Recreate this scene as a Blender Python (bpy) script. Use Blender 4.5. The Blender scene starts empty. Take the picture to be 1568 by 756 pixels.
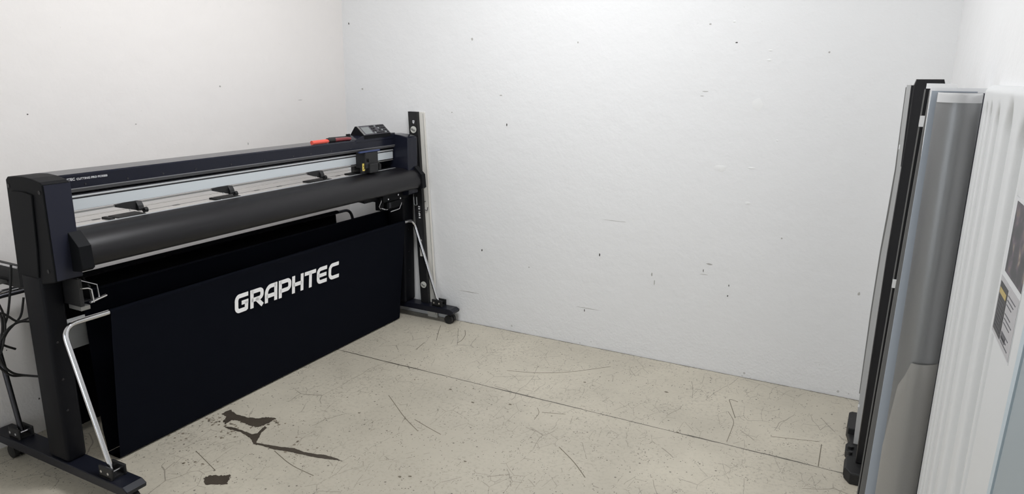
import bpy, bmesh, math, random
from mathutils import Vector, Matrix
random.seed(7)
sc = bpy.context.scene
COL = sc.collection
# ------------------------------------------------------------------ camera
F_PX, W_PX, H_PX, PPY = 1055.4, 1568, 756, 366
YAW, PITCH, ROLL = math.radians(27.071), math.radians(13.528), 0.014
cam_d = bpy.data.cameras.new('camera'); cam = bpy.data.objects.new('camera', cam_d); COL.objects.link(cam)
F0 = Vector((-math.sin(YAW), math.cos(YAW), 0)); R0 = Vector((math.cos(YAW), math.sin(YAW), 0)); U0 = Vector((0, 0, 1))
FW = F0*math.cos(PITCH) - U0*math.sin(PITCH); UP = U0*math.cos(PITCH) + F0*math.sin(PITCH)
RT = R0*math.cos(ROLL) + UP*math.sin(ROLL); UP = UP*math.cos(ROLL) - R0*math.sin(ROLL)
cam.matrix_world = Matrix(((RT.x, UP.x, -FW.x, 0), (RT.y, UP.y, -FW.y, 0), (RT.z, UP.z, -FW.z, 1.5), (0, 0, 0, 1)))
cam_d.sensor_width = 36.0; cam_d.sensor_fit = 'HORIZONTAL'; cam_d.lens = F_PX/W_PX*36.0
cam_d.shift_y = -(H_PX/2 - PPY)/W_PX
cam_d.clip_start = 0.02
sc.camera = cam
# ------------------------------------------------------------------ world, lights, exposure
wd = bpy.data.worlds.new('world'); sc.world = wd; wd.use_nodes = True
wd.node_tree.nodes['Background'].inputs[0].default_value = (0.86, 0.93, 1.0, 1)
wd.node_tree.nodes['Background'].inputs[1].default_value = 0.30
def area(name, loc, target, sx, sy, power, color):
    d = bpy.data.lights.new(name, 'AREA'); d.shape = 'RECTANGLE'; d.size = sx; d.size_y = sy
    d.energy = power; d.color = color
    o = bpy.data.objects.new(name, d); COL.objects.link(o); o.location = loc
    o.rotation_euler = (Vector(target)-Vector(loc)).to_track_quat('-Z', 'Y').to_euler()
    return o
area('ceiling_lamp', (-1.3, 2.05, 2.93), (-1.3, 2.05, 0), 1.1, 0.6, 54, (0.965, 0.975, 1.0))
area('front_fill', (-1.5, -1.9, 1.15), (-1.3, 3.0, 0.3), 2.2, 2.0, 24, (0.90, 0.95, 1.0))  # added fill from the camera side, no doorway stands there
sc.view_settings.view_transform = 'Standard'; sc.view_settings.look = 'None'
sc.view_settings.gamma = 1.0; sc.view_settings.use_curve_mapping = False
sc.view_settings.exposure = 0.0
# ------------------------------------------------------------------ materials
def lin(c):
    return tuple(((v/255)/12.92 if v/255 <= 0.04045 else ((v/255+0.055)/1.055)**2.4) for v in c)
def mat(name, rgb, rough=0.5, metal=0.0, spec=0.5, noise=0.0, nscale=40.0, bump=0.0, bscale=200.0, coat=0.0):
    m = bpy.data.materials.new(name); m.use_nodes = True; nt = m.node_tree; b = nt.nodes['Principled BSDF']
    c = lin(rgb); b.inputs['Base Color'].default_value = (*c, 1)
    b.inputs['Roughness'].default_value = rough; b.inputs['Metallic'].default_value = metal
    b.inputs['Specular IOR Level'].default_value = spec
    if coat: b.inputs['Coat Weight'].default_value = coat
    if noise or bump: tc = nt.nodes.new('ShaderNodeTexCoord')
    if noise:
        n = nt.nodes.new('ShaderNodeTexNoise'); n.inputs['Scale'].default_value = nscale; n.inputs['Detail'].default_value = 6
        nt.links.new(tc.outputs['Object'], n.inputs['Vector'])
        mx = nt.nodes.new('ShaderNodeMix'); mx.data_type = 'RGBA'
        mx.inputs[6].default_value = (*[v*(1-noise) for v in c], 1); mx.inputs[7].default_value = (*[min(1, v*(1+noise)) for v in c], 1)
        nt.links.new(n.outputs['Fac'], mx.inputs[0]); nt.links.new(mx.outputs[2], b.inputs['Base Color'])
    if bump:
        n2 = nt.nodes.new('ShaderNodeTexNoise'); n2.inputs['Scale'].default_value = bscale; n2.inputs['Detail'].default_value = 4
        nt.links.new(tc.outputs['Object'], n2.inputs['Vector'])
        bp = nt.nodes.new('ShaderNodeBump'); bp.inputs['Strength'].default_value = bump; bp.inputs['Distance'].default_value = 0.004
        nt.links.new(n2.outputs['Fac'], bp.inputs['Height']); nt.links.new(bp.outputs['Normal'], b.inputs['Normal'])
    return m

def wall_mat(name, rgb):
    m = bpy.data.materials.new(name); m.use_nodes = True; nt = m.node_tree; N = nt.nodes.new; L = nt.links.new
    b = nt.nodes['Principled BSDF']; b.inputs['Roughness'].default_value = 0.62; b.inputs['Specular IOR Level'].default_value = 0.3
    tc = N('ShaderNodeTexCoord'); c = lin(rgb)
    n1 = N('ShaderNodeTexNoise'); n1.inputs['Scale'].default_value = 1.3; n1.inputs['Detail'].default_value = 5; L(tc.outputs['Object'], n1.inputs['Vector'])
    mx = N('ShaderNodeMix'); mx.data_type = 'RGBA'
    mx.inputs[6].default_value = (*[v*0.965 for v in c], 1); mx.inputs[7].default_value = (*[v*1.02 for v in c], 1)
    L(n1.outputs['Fac'], mx.inputs[0])
    # small specks of chipped paint, denser towards the skirting
    sep = N('ShaderNodeSeparateXYZ'); L(tc.outputs['Object'], sep.inputs[0])
    vor = N('ShaderNodeTexVoronoi'); vor.inputs['Scale'].default_value = 26; L(tc.outputs['Object'], vor.inputs['Vector'])
    low = N('ShaderNodeMapRange'); low.inputs[1].default_value = 0.0; low.inputs[2].default_value = 0.22; low.inputs[3].default_value = 0.17; low.inputs[4].default_value = 0.035
    L(sep.outputs[2], low.inputs[0])
    lt = N('ShaderNodeMath'); lt.operation = 'LESS_THAN'; L(vor.outputs['Distance'], lt.inputs[0]); L(low.outputs[0], lt.inputs[1])
    n2 = N('ShaderNodeTexNoise'); n2.inputs['Scale'].default_value = 5; n2.inputs['Detail'].default_value = 4; L(tc.outputs['Object'], n2.inputs['Vector'])
    gt = N('ShaderNodeMath'); gt.operation = 'GREATER_THAN'; gt.inputs[1].default_value = 0.60; L(n2.outputs['Fac'], gt.inputs[0])
    ml = N('ShaderNodeMath'); ml.operation = 'MULTIPLY'; L(lt.outputs[0], ml.inputs[0]); L(gt.outputs[0], ml.inputs[1])
    ms = N('ShaderNodeMath'); ms.operation = 'MULTIPLY'; ms.inputs[1].default_value = 0.45; L(ml.outputs[0], ms.inputs[0])
    mx2 = N('ShaderNodeMix'); mx2.data_type = 'RGBA'; mx2.inputs[7].default_value = (0.24, 0.22, 0.2, 1)
    L(ms.outputs[0], mx2.inputs[0]); L(mx.outputs[2], mx2.inputs[6]); L(mx2.outputs[2], b.inputs['Base Color'])
    n3 = N('ShaderNodeTexNoise'); n3.inputs['Scale'].default_value = 9; n3.inputs['Detail'].default_value = 8; n3.inputs['Roughness'].default_value = 0.6; L(tc.outputs['Object'], n3.inputs['Vector'])
    n4 = N('ShaderNodeTexNoise'); n4.inputs['Scale'].default_value = 90; n4.inputs['Detail'].default_value = 4; L(tc.outputs['Object'], n4.inputs['Vector'])
    lo2 = N('ShaderNodeMapRange'); lo2.inputs[1].default_value = 0.0; lo2.inputs[2].default_value = 0.3; lo2.inputs[3].default_value = 0.65; lo2.inputs[4].default_value = 0.12
    L(sep.outputs[2], lo2.inputs[0])
    m4 = N('ShaderNodeMath'); m4.operation = 'MULTIPLY_ADD'; L(n4.outputs['Fac'], m4.inputs[0]); L(lo2.outputs[0], m4.inputs[1]); L(n3.outputs['Fac'], m4.inputs[2])
    bp = N('ShaderNodeBump'); bp.inputs['Strength'].default_value = 0.32; bp.inputs['Distance'].default_value = 0.011
    L(m4.outputs[0], bp.inputs['Height']); L(bp.outputs['Normal'], b.inputs['Normal'])
    return m

def floor_mat():
    m = bpy.data.materials.new('painted_concrete'); m.use_nodes = True; nt = m.node_tree; N = nt.nodes.new; L = nt.links.new
    b = nt.nodes['Principled BSDF']; b.inputs['Roughness'].default_value = 0.42; b.inputs['Specular IOR Level'].default_value = 0.5
    tc = N('ShaderNodeTexCoord'); c = lin((194, 187, 171))
    def noise(s, d=5, r=0.55):
        n = N('ShaderNodeTexNoise'); n.inputs['Scale'].default_value = s; n.inputs['Detail'].default_value = d; n.inputs['Roughness'].default_value = r
        L(tc.outputs['Object'], n.inputs['Vector']); return n
    def math_(op, a, bb=None, v=None):
        x = N('ShaderNodeMath'); x.operation = op; L(a, x.inputs[0])
        if bb is not None: L(bb, x.inputs[1])
        elif v is not None: x.inputs[1].default_value = v
        return x.outputs[0]
    def mixc(fac, a, col):
        x = N('ShaderNodeMix'); x.data_type = 'RGBA'; L(fac, x.inputs[0]); L(a, x.inputs[6]); x.inputs[7].default_value = (*col, 1); return x.outputs[2]
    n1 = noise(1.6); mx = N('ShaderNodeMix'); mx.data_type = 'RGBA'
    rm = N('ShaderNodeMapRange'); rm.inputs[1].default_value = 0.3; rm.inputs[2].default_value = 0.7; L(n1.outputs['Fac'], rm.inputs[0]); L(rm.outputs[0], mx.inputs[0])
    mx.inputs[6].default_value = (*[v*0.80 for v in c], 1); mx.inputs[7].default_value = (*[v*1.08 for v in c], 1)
    col = mx.outputs[2]
    # darker patch in the middle of the slab, broken up by noise
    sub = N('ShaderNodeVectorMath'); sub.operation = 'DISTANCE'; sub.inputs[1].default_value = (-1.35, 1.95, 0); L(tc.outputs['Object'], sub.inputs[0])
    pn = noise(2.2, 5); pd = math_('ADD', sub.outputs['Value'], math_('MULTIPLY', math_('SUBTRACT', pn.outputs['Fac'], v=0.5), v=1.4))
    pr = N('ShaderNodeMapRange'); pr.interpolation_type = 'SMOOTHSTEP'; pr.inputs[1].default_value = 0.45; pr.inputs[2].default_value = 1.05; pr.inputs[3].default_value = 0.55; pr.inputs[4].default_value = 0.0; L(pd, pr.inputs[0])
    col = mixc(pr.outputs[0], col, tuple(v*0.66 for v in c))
    # fine grime grain
    g = noise(60, 8, 0.7); gm = N('ShaderNodeMapRange'); gm.inputs[1].default_value = 0.50; gm.inputs[2].default_value = 0.72; gm.inputs[3].default_value = 0; gm.inputs[4].default_value = 0.7; L(g.outputs['Fac'], gm.inputs[0])
    msk = noise(2.6, 4); mm = N('ShaderNodeMapRange'); mm.inputs[1].default_value = 0.38; mm.inputs[2].default_value = 0.68; mm.inputs[3].default_value = 0.15; L(msk.outputs['Fac'], mm.inputs[0])
    col = mixc(math_('MULTIPLY', gm.outputs[0], mm.outputs[0]), col, (0.17, 0.15, 0.12))
    # hairline scratches: edges of distorted cells, broken up by a mask
    for k, (sc_, rot, wd_, th, msc, st) in enumerate(((3.2, 0.5, 0.0048, 0.53, 3.0, 0.6), (5.5, 1.9, 0.0070, 0.55, 5.0, 0.5), (11.0, 2.7, 0.012, 0.55, 4.0, 0.45), (20.0, 1.1, 0.022, 0.56, 6.0, 0.45))):
        mp = N('ShaderNodeMapping'); mp.inputs['Rotation'].default_value = (0, 0, rot); mp.inputs['Scale'].default_value = (1, 0.55, 1); mp.inputs['Location'].default_value = (3.1*k, 1.7*k, 0)
        wn = noise(4+2*k, 2); va = N('ShaderNodeVectorMath'); va.operation = 'SCALE'; va.inputs['Scale'].default_value = 0.10/(1+k); L(wn.outputs['Color'], va.inputs[0])
        vb = N('ShaderNodeVectorMath'); vb.operation = 'ADD'; L(tc.outputs['Object'], vb.inputs[0]); L(va.outputs[0], vb.inputs[1]); L(vb.outputs[0], mp.inputs['Vector'])
        n = N('ShaderNodeTexVoronoi'); n.feature = 'DISTANCE_TO_EDGE'; n.voronoi_dimensions = '2D'; n.inputs['Scale'].default_value = sc_; L(mp.outputs[0], n.inputs['Vector'])
        ln = math_('LESS_THAN', n.outputs['Distance'], v=wd_)
        mk = noise(msc, 6, 0.7); g2 = math_('GREATER_THAN', mk.outputs['Fac'], v=th)
        col = mixc(math_('MULTIPLY', math_('MULTIPLY', ln, g2), v=st), col, (0.15, 0.13, 0.105))
    # pits and specks
    for s, r, th in ((24, 0.10, 0.50), (45, 0.13, 0.52), (90, 0.2, 0.55)):
        v = N('ShaderNodeTexVoronoi'); v.inputs['Scale'].default_value = s; L(tc.outputs['Object'], v.inputs['Vector'])
        lt = math_('LESS_THAN', v.outputs['Distance'], v=r); mk = noise(s/5, 4); g2 = math_('GREATER_THAN', mk.outputs['Fac'], v=th)
        col = mixc(math_('MULTIPLY', math_('MULTIPLY', lt, g2), v=0.8), col, (0.08, 0.068, 0.055))
    # saw cut joint across the slab
    sep = N('ShaderNodeSeparateXYZ'); L(tc.outputs['Object'], sep.inputs[0])
    jn = noise(14, 3); wob = math_('MULTIPLY', math_('SUBTRACT', jn.outputs['Fac'], v=0.5), v=0.010)
    d = math_('ABSOLUTE', math_('ADD', math_('SUBTRACT', sep.outputs[1], v=2.738), wob))
    jw = noise(6, 5); thr = N('ShaderNodeMapRange'); thr.inputs[1].default_value = 0.35; thr.inputs[2].default_value = 0.75; thr.inputs[3].default_value = 0.0022; thr.inputs[4].default_value = 0.0065; L(jw.outputs['Fac'], thr.inputs[0])
    jl = math_('LESS_THAN', d, thr.outputs[0])
    col = mixc(math_('MULTIPLY', jl, v=0.85), col, (0.045, 0.038, 0.03))
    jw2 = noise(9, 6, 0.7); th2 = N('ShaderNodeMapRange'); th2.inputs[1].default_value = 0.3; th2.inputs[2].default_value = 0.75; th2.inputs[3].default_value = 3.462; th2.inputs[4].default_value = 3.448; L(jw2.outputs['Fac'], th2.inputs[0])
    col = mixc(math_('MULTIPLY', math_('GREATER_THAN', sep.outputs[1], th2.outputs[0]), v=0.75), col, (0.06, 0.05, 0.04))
    L(col, b.inputs['Base Color'])
    bp = N('ShaderNodeBump'); bp.inputs['Strength'].default_value = 0.25; bp.inputs['Distance'].default_value = 0.004; L(g.outputs['Fac'], bp.inputs['Height']); L(bp.outputs['Normal'], b.inputs['Normal'])
    return m

M = dict(
    wall=wall_mat('white_wall_paint', (229, 229, 229)),
    wall_left=wall_mat('warm_white_wall_paint', (234, 230, 227)),
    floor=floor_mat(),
    ceiling=mat('ceiling_paint', (225, 225, 222), 0.8),
    grime=mat('grey_scuff', (176, 174, 170), 0.8, noise=0.15),
    dark_mark=mat('dark_chip', (62, 58, 54), 0.8),
    plaster=mat('filler_patch', (230, 230, 229), 0.6),
    stain=mat('dark_damp_stain', (72, 65, 57), 0.32, noise=0.35, nscale=18, bump=0.2),
    stain_edge=mat('faint_stain', (128, 118, 103), 0.5, noise=0.3, nscale=50),
    scratch=mat('floor_scratch', (104, 96, 82), 0.7),
    navy=mat('navy_lit_plastic', (30, 32, 46), 0.40, spec=0.35, bump=0.06, bscale=900),  # lighter than the cover side, the lit front tone is in the colour
    navy_lid=mat('navy_lid', (27, 29, 40), 0.15, spec=0.25, bump=0.02, bscale=900),
    side=mat('charcoal_plastic', (16, 17, 20), 0.55, spec=0.12, bump=0.08, bscale=900),  # end cover side kept darker than its front, shade in the colour
    platen_blk=mat('black_platen_plastic', (22, 21, 24), 0.36, spec=0.35, noise=0.08, bump=0.12, bscale=700),
    black=mat('black_plastic', (20, 20, 22), 0.5),
    postm=mat('black_powder_coat', (14, 15, 20), 0.5, spec=0.15, bump=0.05, bscale=800),
    footm=mat('foot_powder_coat', (18, 20, 30), 0.4, spec=0.35, bump=0.05, bscale=800),
    cloth=mat('black_cloth', (25, 28, 38), 0.92, spec=0.1, noise=0.2, nscale=300, bump=0.35, bscale=900),
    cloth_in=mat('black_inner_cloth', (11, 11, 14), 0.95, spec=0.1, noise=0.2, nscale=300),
    alu=mat('brushed_aluminium', (205, 208, 210), 0.42, metal=0.7, noise=0.05, nscale=60),
    alu_face=mat('pale_rail_face', (206, 212, 216), 0.45, metal=0.25),
    alu_dim=mat('dull_aluminium', (150, 150, 148), 0.45, metal=0.8),
    platen=mat('polished_platen', (232, 230, 227), 0.16, metal=0.85),
    chrome=mat('chrome_steel', (225, 225, 228), 0.16, metal=1.0),
    dark_steel=mat('dark_steel', (70, 70, 74), 0.3, metal=0.9),
    white=mat('white_print', (252, 252, 253), 0.6),
    lettering=mat('white_print_small', (222, 222, 226), 0.6),
    yellow=mat('yellow_sticker', (240, 216, 110), 0.5),
    blue=mat('blue_plastic', (48, 62, 104), 0.35),
    screen=mat('lcd_grey', (126, 130, 130), 0.25),
    keys=mat('dark_keys', (74, 72, 78), 0.4),
    orange=mat('orange_red_plastic', (228, 92, 76), 0.4),
    red=mat('dark_red_plastic', (122, 30, 36), 0.28, coat=0.4),
    rubber=mat('black_rubber', (17, 17, 18), 0.55, bump=0.1, bscale=300),
    silver=mat('silver_film', (186, 187, 188), 0.36, metal=0.6, noise=0.05, nscale=500),
    silver2=mat('silver_film_lit', (205, 203, 199), 0.5, metal=0.3, noise=0.05, nscale=500),  # paler copy of the film, the lower wrap's lit tone painted in
    grey_sheet=mat('light_grey_sheet', (190, 190, 189), 0.5),
    lip=mat('lit_lip_plastic', (98, 98, 101), 0.45),  # raised to grey to paint the lip catching light
    mid_grey=mat('mid_grey_sheet', (120, 119, 117), 0.5),
    blue_sheet=mat('pale_blue_sheet', (178, 186, 196), 0.4),
    plank=mat('black_board', (22, 21, 23), 0.42, spec=0.35, noise=0.15, nscale=20),
    navy_board=mat('dark_blue_board', (48, 48, 62), 0.4),
    foam=mat('white_board', (250, 250, 250), 0.55),
    panel=mat('white_moulded_plastic', (212, 213, 213), 0.36, bump=0.15, bscale=500),
    rail=mat('pale_blue_grey_steel', (186, 199, 206), 0.35),
    rail_dk=mat('blue_grey_steel', (150, 160, 165), 0.4),
    sticker=mat('sticker_paper', (176, 174, 176), 0.45, noise=0.06, nscale=60),
    sticker_blk=mat('sticker_black', (26, 25, 27), 0.4),
    sticker_pale=mat('sticker_rim', (206, 207, 208), 0.45),
    gold=mat('sticker_gold', (176, 156, 96), 0.5),
    batten=mat('offwhite_batten', (222, 219, 212), 0.5),
    vial=mat('vial_glass', (205, 205, 198), 0.15),
)
# photograph on the sticker: a dark picture with mottled purple, brown and pale shapes
def photo_mat():
    m = bpy.data.materials.new('sticker_photo'); m.use_nodes = True; nt = m.node_tree; N = nt.nodes.new; L = nt.links.new
    b = nt.nodes['Principled BSDF']; b.inputs['Roughness'].default_value = 0.35
    tc = N('ShaderNodeTexCoord'); n = N('ShaderNodeTexNoise'); n.inputs['Scale'].default_value = 26; n.inputs['Detail'].default_value = 4; L(tc.outputs['Object'], n.inputs['Vector'])
    r = N('ShaderNodeValToRGB'); L(n.outputs['Fac'], r.inputs[0])
    e = r.color_ramp.elements; e[0].position = 0.42; e[0].color = (0.006, 0.006, 0.009, 1); e[1].position = 0.72; e[1].color = (0.40, 0.34, 0.33, 1)
    for p, c in ((0.50, (0.02, 0.015, 0.022, 1)), (0.57, (0.075, 0.045, 0.07, 1)), (0.63, (0.13, 0.10, 0.06, 1))):
        x = e.new(p); x.color = c
    L(r.outputs[0], b.inputs['Base Color']); return m
M['photo'] = photo_mat()

# ------------------------------------------------------------------ mesh helpers
def nb(): return bmesh.new()
def bx(bm, x0, x1, y0, y1, z0, z1, bev=0.0, seg=2):
    r = bmesh.ops.create_cube(bm, size=1.0); vs = r['verts']
    for v in vs:
        v.co = Vector(((x0+x1)/2 + v.co.x*(x1-x0), (y0+y1)/2 + v.co.y*(y1-y0), (z0+z1)/2 + v.co.z*(z1-z0)))
    if bev:
        es = list({e for v in vs for e in v.link_edges})
        bmesh.ops.bevel(bm, geom=es, offset=bev, segments=seg, affect='EDGES', profile=0.5)
    return vs
def hexa(bm, lo, hi):
    """box from four bottom and four top corners (same winding)"""
    v = [bm.verts.new(p) for p in lo] + [bm.verts.new(p) for p in hi]
    for f in ((3, 2, 1, 0), (4, 5, 6, 7), (0, 1, 5, 4), (1, 2, 6, 5), (2, 3, 7, 6), (3, 0, 4, 7)):
        bm.faces.new([v[i] for i in f])
    return v
def prism(bm, prof, a0, a1, axis='y', bev=0.0):
    """extrude a 2-D outline; axis y: outline is (x,z); axis z: (x,y); axis x: (y,z)"""
    mk = {'y': lambda p, a: (p[0], a, p[1]), 'z': lambda p, a: (p[0], p[1], a), 'x': lambda p, a: (a, p[0], p[1])}[axis]
    A = [bm.verts.new(mk(p, a0)) for p in prof]; B = [bm.verts.new(mk(p, a1)) for p in prof]
    n = len(prof); fs = [bm.faces.new(A), bm.faces.new(B[::-1])]
    for i in range(n): fs.append(bm.faces.new((A[i], A[(i+1) % n], B[(i+1) % n], B[i])))
    bmesh.ops.recalc_face_normals(bm, faces=fs)
    if bev:
        es = [e for f in fs[:2] for e in f.edges]
        bmesh.ops.bevel(bm, geom=list(set(es)), offset=bev, segments=2, affect='EDGES', profile=0.5)
    return fs
def smooth_path(pts, rad=0.03, n=6):
    """polyline with rounded corners"""
    P = [Vector(p) for p in pts]; out = [P[0]]
    for i in range(1, len(P)-1):
        a, b, c = P[i-1], P[i], P[i+1]; r = min(rad, (a-b).length*0.45, (c-b).length*0.45)
        p0 = b + (a-b).normalized()*r; p1 = b + (c-b).normalized()*r
        for k in range(n+1):
            t = k/n; out.append(p0*(1-t)**2 + b*2*t*(1-t) + p1*t*t)
    out.append(P[-1]); return out
def tube(bm, pts, r, seg=12, caps=True, r1=None):
    P = [Vector(p) for p in pts]; rings = []; prev = None
    for i, p in enumerate(P):
        t = (P[min(i+1, len(P)-1)] - P[max(i-1, 0)]).normalized()
        if prev is None:
            up = Vector((0, 0, 1)) if abs(t.z) < 0.9 else Vector((1, 0, 0)); n = t.cross(up).normalized()
        else:
            n = (prev - t*prev.dot(t)).normalized()
        prev = n; b = t.cross(n); rr = r if r1 is None else r + (r1-r)*i/(len(P)-1)
        rings.append([bm.verts.new(p + n*math.cos(2*math.pi*k/seg)*rr + b*math.sin(2*math.pi*k/seg)*rr) for k in range(seg)])
    for a, b in zip(rings, rings[1:]):
        for k in range(seg): bm.faces.new((a[k], a[(k+1) % seg], b[(k+1) % seg], b[k]))
    if caps: bm.faces.new(rings[0][::-1]); bm.faces.new(rings[-1])
def cyl(bm, a, b, r, seg=20): tube(bm, [a, b], r, seg)
def ribbon(bm, pts, w, to3, th=0.0006):
    """flat band of width w along a 2-D polyline, lifted to 3-D by to3(u, v, height)"""
    P = [Vector((p[0], p[1])) for p in pts]; Lf, Rt = [], []
    for i, p in enumerate(P):
        d0 = (P[i]-P[i-1]).normalized() if i else (P[1]-P[0]).normalized()
        d1 = (P[i+1]-P[i]).normalized() if i < len(P)-1 else d0
        n0 = Vector((-d0.y, d0.x)); n1 = Vector((-d1.y, d1.x)); n = (n0+n1).normalized(); k = 1/max(0.5, n.dot(n0))
        Lf.append(p + n*w/2*k); Rt.append(p - n*w/2*k)
    T = [[bm.verts.new(to3(q.x, q.y, th)) for q in S] for S in (Lf, Rt)]
    Bt = [[bm.verts.new(to3(q.x, q.y, 0)) for q in S] for S in (Lf, Rt)]
    for i in range(len(P)-1):
        bm.faces.new((T[0][i], T[0][i+1], T[1][i+1], T[1][i]))
        bm.faces.new((T[0][i], Bt[0][i], Bt[0][i+1], T[0][i+1])); bm.faces.new((T[1][i+1], Bt[1][i+1], Bt[1][i], T[1][i]))
    bm.faces.new((T[0][0], T[1][0], Bt[1][0], Bt[0][0])); bm.faces.new((T[0][-1], Bt[0][-1], Bt[1][-1], T[1][-1]))
ROOT = {}
def wloc(o):
    v = Vector((0, 0, 0))
    while o is not None: v = v + o.location; o = o.parent
    return v
def obj(name, bm, m, parent=None, smooth=False, mats=None):
    """link the bmesh (world coordinates) as one mesh object"""
    bmesh.ops.recalc_face_normals(bm, faces=bm.faces[:]) if not mats else None
    if parent is not None:
        off = wloc(parent)
        for v in bm.verts: v.co -= off
    me = bpy.data.meshes.new(name); bm.to_mesh(me); bm.free()
    for mm in (mats or [m]): me.materials.append(mm)
    if smooth:
        for p in me.polygons: p.use_smooth = True
        try: me.set_sharp_from_angle(angle=math.radians(35))
        except Exception: pass
    o = bpy.data.objects.new(name, me); COL.objects.link(o)
    if parent is not None: o.parent = parent
    return o
def recentre(o, loc):
    d = Vector(loc); o.data.transform(Matrix.Translation(-d)); o.location = d
def tag(o, label, cat, group=None):
    o['label'] = label; o['category'] = cat
    if group: o['group'] = group
    return o
def thing(name, label, cat, loc, group=None):
    o = bpy.data.objects.new(name, None); COL.objects.link(o); o.location = loc; o.empty_display_size = 0.1
    return tag(o, label, cat, group)
def struct(name, bm, m, parent=None, mats=None):
    o = obj(name, bm, m, parent, mats=mats)
    if parent is None: o['kind'] = 'structure'
    return o
def text_bm(s, size, to3, lift=0.0006, bold=0.0, width=None):
    """text as a mesh: flat letters mapped by to3(u, v, height)"""
    cu = bpy.data.curves.new('text_tmp', 'FONT'); cu.body = s; cu.size = size; cu.offset = bold; cu.resolution_u = 3
    to = bpy.data.objects.new('text_tmp', cu); COL.objects.link(to)
    dg = bpy.context.evaluated_depsgraph_get(); me = bpy.data.meshes.new_from_object(to.evaluated_get(dg))
    bm = bmesh.new(); bm.from_mesh(me)
    bpy.data.objects.remove(to); bpy.data.curves.remove(cu); bpy.data.meshes.remove(me)
    k = 1.0
    if width:
        xs = [v.co.x for v in bm.verts]; k = width/(max(xs)-min(xs))
    for v in bm.verts: v.co = Vector(to3(v.co.x*k, v.co.y, lift))
    return bm

# ------------------------------------------------------------------ setting
XL, YB, XR, XR2 = -2.964, 3.463, 0.277, 0.2725
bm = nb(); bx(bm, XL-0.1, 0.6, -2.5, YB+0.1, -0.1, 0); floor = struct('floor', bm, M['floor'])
bm = nb(); bx(bm, XL-0.1, 0.6, YB, YB+0.1, 0, 3.0); wall_back = struct('wall_back', bm, M['wall'])
bm = nb(); bx(bm, XL-0.1, XL, -2.5, YB, 0, 3.0); wall_left = struct('wall_left', bm, M['wall_left'])
bm = nb(); prism(bm, [(XR, YB), (XR, 2.50), (XR2, 2.494), (XR2, -2.5), (0.6, -2.5), (0.6, YB)], 0, 3.0, 'z'); wall_right = struct('wall_right', bm, M['wall'])
bm = nb(); bx(bm, XL-0.1, 0.6, -2.5, YB+0.1, 3.0, 3.1); struct('ceiling', bm, M['ceiling'])

# stains and long scratches on the slab
def flat_poly(bm, P, z, wob=0.006):
    Q = []
    for i, p in enumerate(P):
        q = P[(i+1) % len(P)]
        for k in range(9):
            t = k/9; Q.append((p[0]+(q[0]-p[0])*t + (random.uniform(-wob, wob) if k else 0), p[1]+(q[1]-p[1])*t + (random.uniform(-wob, wob) if k else 0)))
    bm.faces.new([bm.verts.new((x, y, z)) for x, y in Q]); bmesh.ops.triangulate(bm, faces=bm.faces[:])
ST_A = [(-2.429, 1.918), (-2.425, 1.964), (-2.372, 1.949), (-2.311, 1.949), (-2.254, 1.966), (-2.229, 1.993), (-2.183, 2.005), (-2.183, 1.973), (-2.183, 1.936), (-2.195, 1.91), (-2.23, 1.902), (-2.283, 1.906), (-2.318, 1.911), (-2.343, 1.897), (-2.339, 1.859), (-2.368, 1.875), (-2.386, 1.908)]
ST_B = [(-2.333, 1.845), (-2.28, 1.859), (-2.21, 1.857), (-2.17, 1.856), (-2.157, 1.871), (-2.171, 1.91), (-2.175, 1.932), (-2.158, 1.925), (-2.145, 1.882), (-2.128, 1.856), (-2.102, 1.815), (-2.051, 1.824), (-1.992, 1.837), (-1.933, 1.858), (-1.885, 1.854), (-1.827, 1.865), (-1.787, 1.878), (-1.731, 1.881), (-1.705, 1.875), (-1.747, 1.862), (-1.815, 1.844), (-1.876, 1.835), (-1.945, 1.825), (-2.001, 1.81), (-2.062, 1.808), (-2.101, 1.801), (-2.151, 1.828), (-2.225, 1.845), (-2.295, 1.838)]
ST_C = [(-2.076, 1.535), (-2.075, 1.556), (-2.024, 1.587), (-2.007, 1.599), (-1.989, 1.578), (-1.966, 1.549), (-2.037, 1.51)]
for P, wb in ((ST_A, .004), (ST_B, .0016), (ST_C, .004)):
    bm = nb(); flat_poly(bm, P, 0.0008, wb); obj("floor_stain", bm, M["stain"], floor)
bm = nb()
for cx, cy, n, s in ((-2.40, 1.86, 26, 0.035), (-2.28, 1.84, 30, 0.05), (-2.16, 1.98, 16, 0.03), (-1.95, 1.86, 20, 0.06), (-2.46, 1.70, 10, 0.04), (-2.2, 1.62, 14, 0.09)):
    for _ in range(n):
        x = cx + random.gauss(0, s); y = cy + random.gauss(0, s*0.6); r = random.uniform(0.002, 0.007)
        bm.faces.new([bm.verts.new((x + r*math.cos(a)*random.uniform(.6, 1.4), y + r*math.sin(a)*random.uniform(.6, 1.4), 0.0006)) for a in [k*math.pi/3 for k in range(6)]])
obj('stain_speckle', bm, M['stain_edge'], floor)
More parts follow.
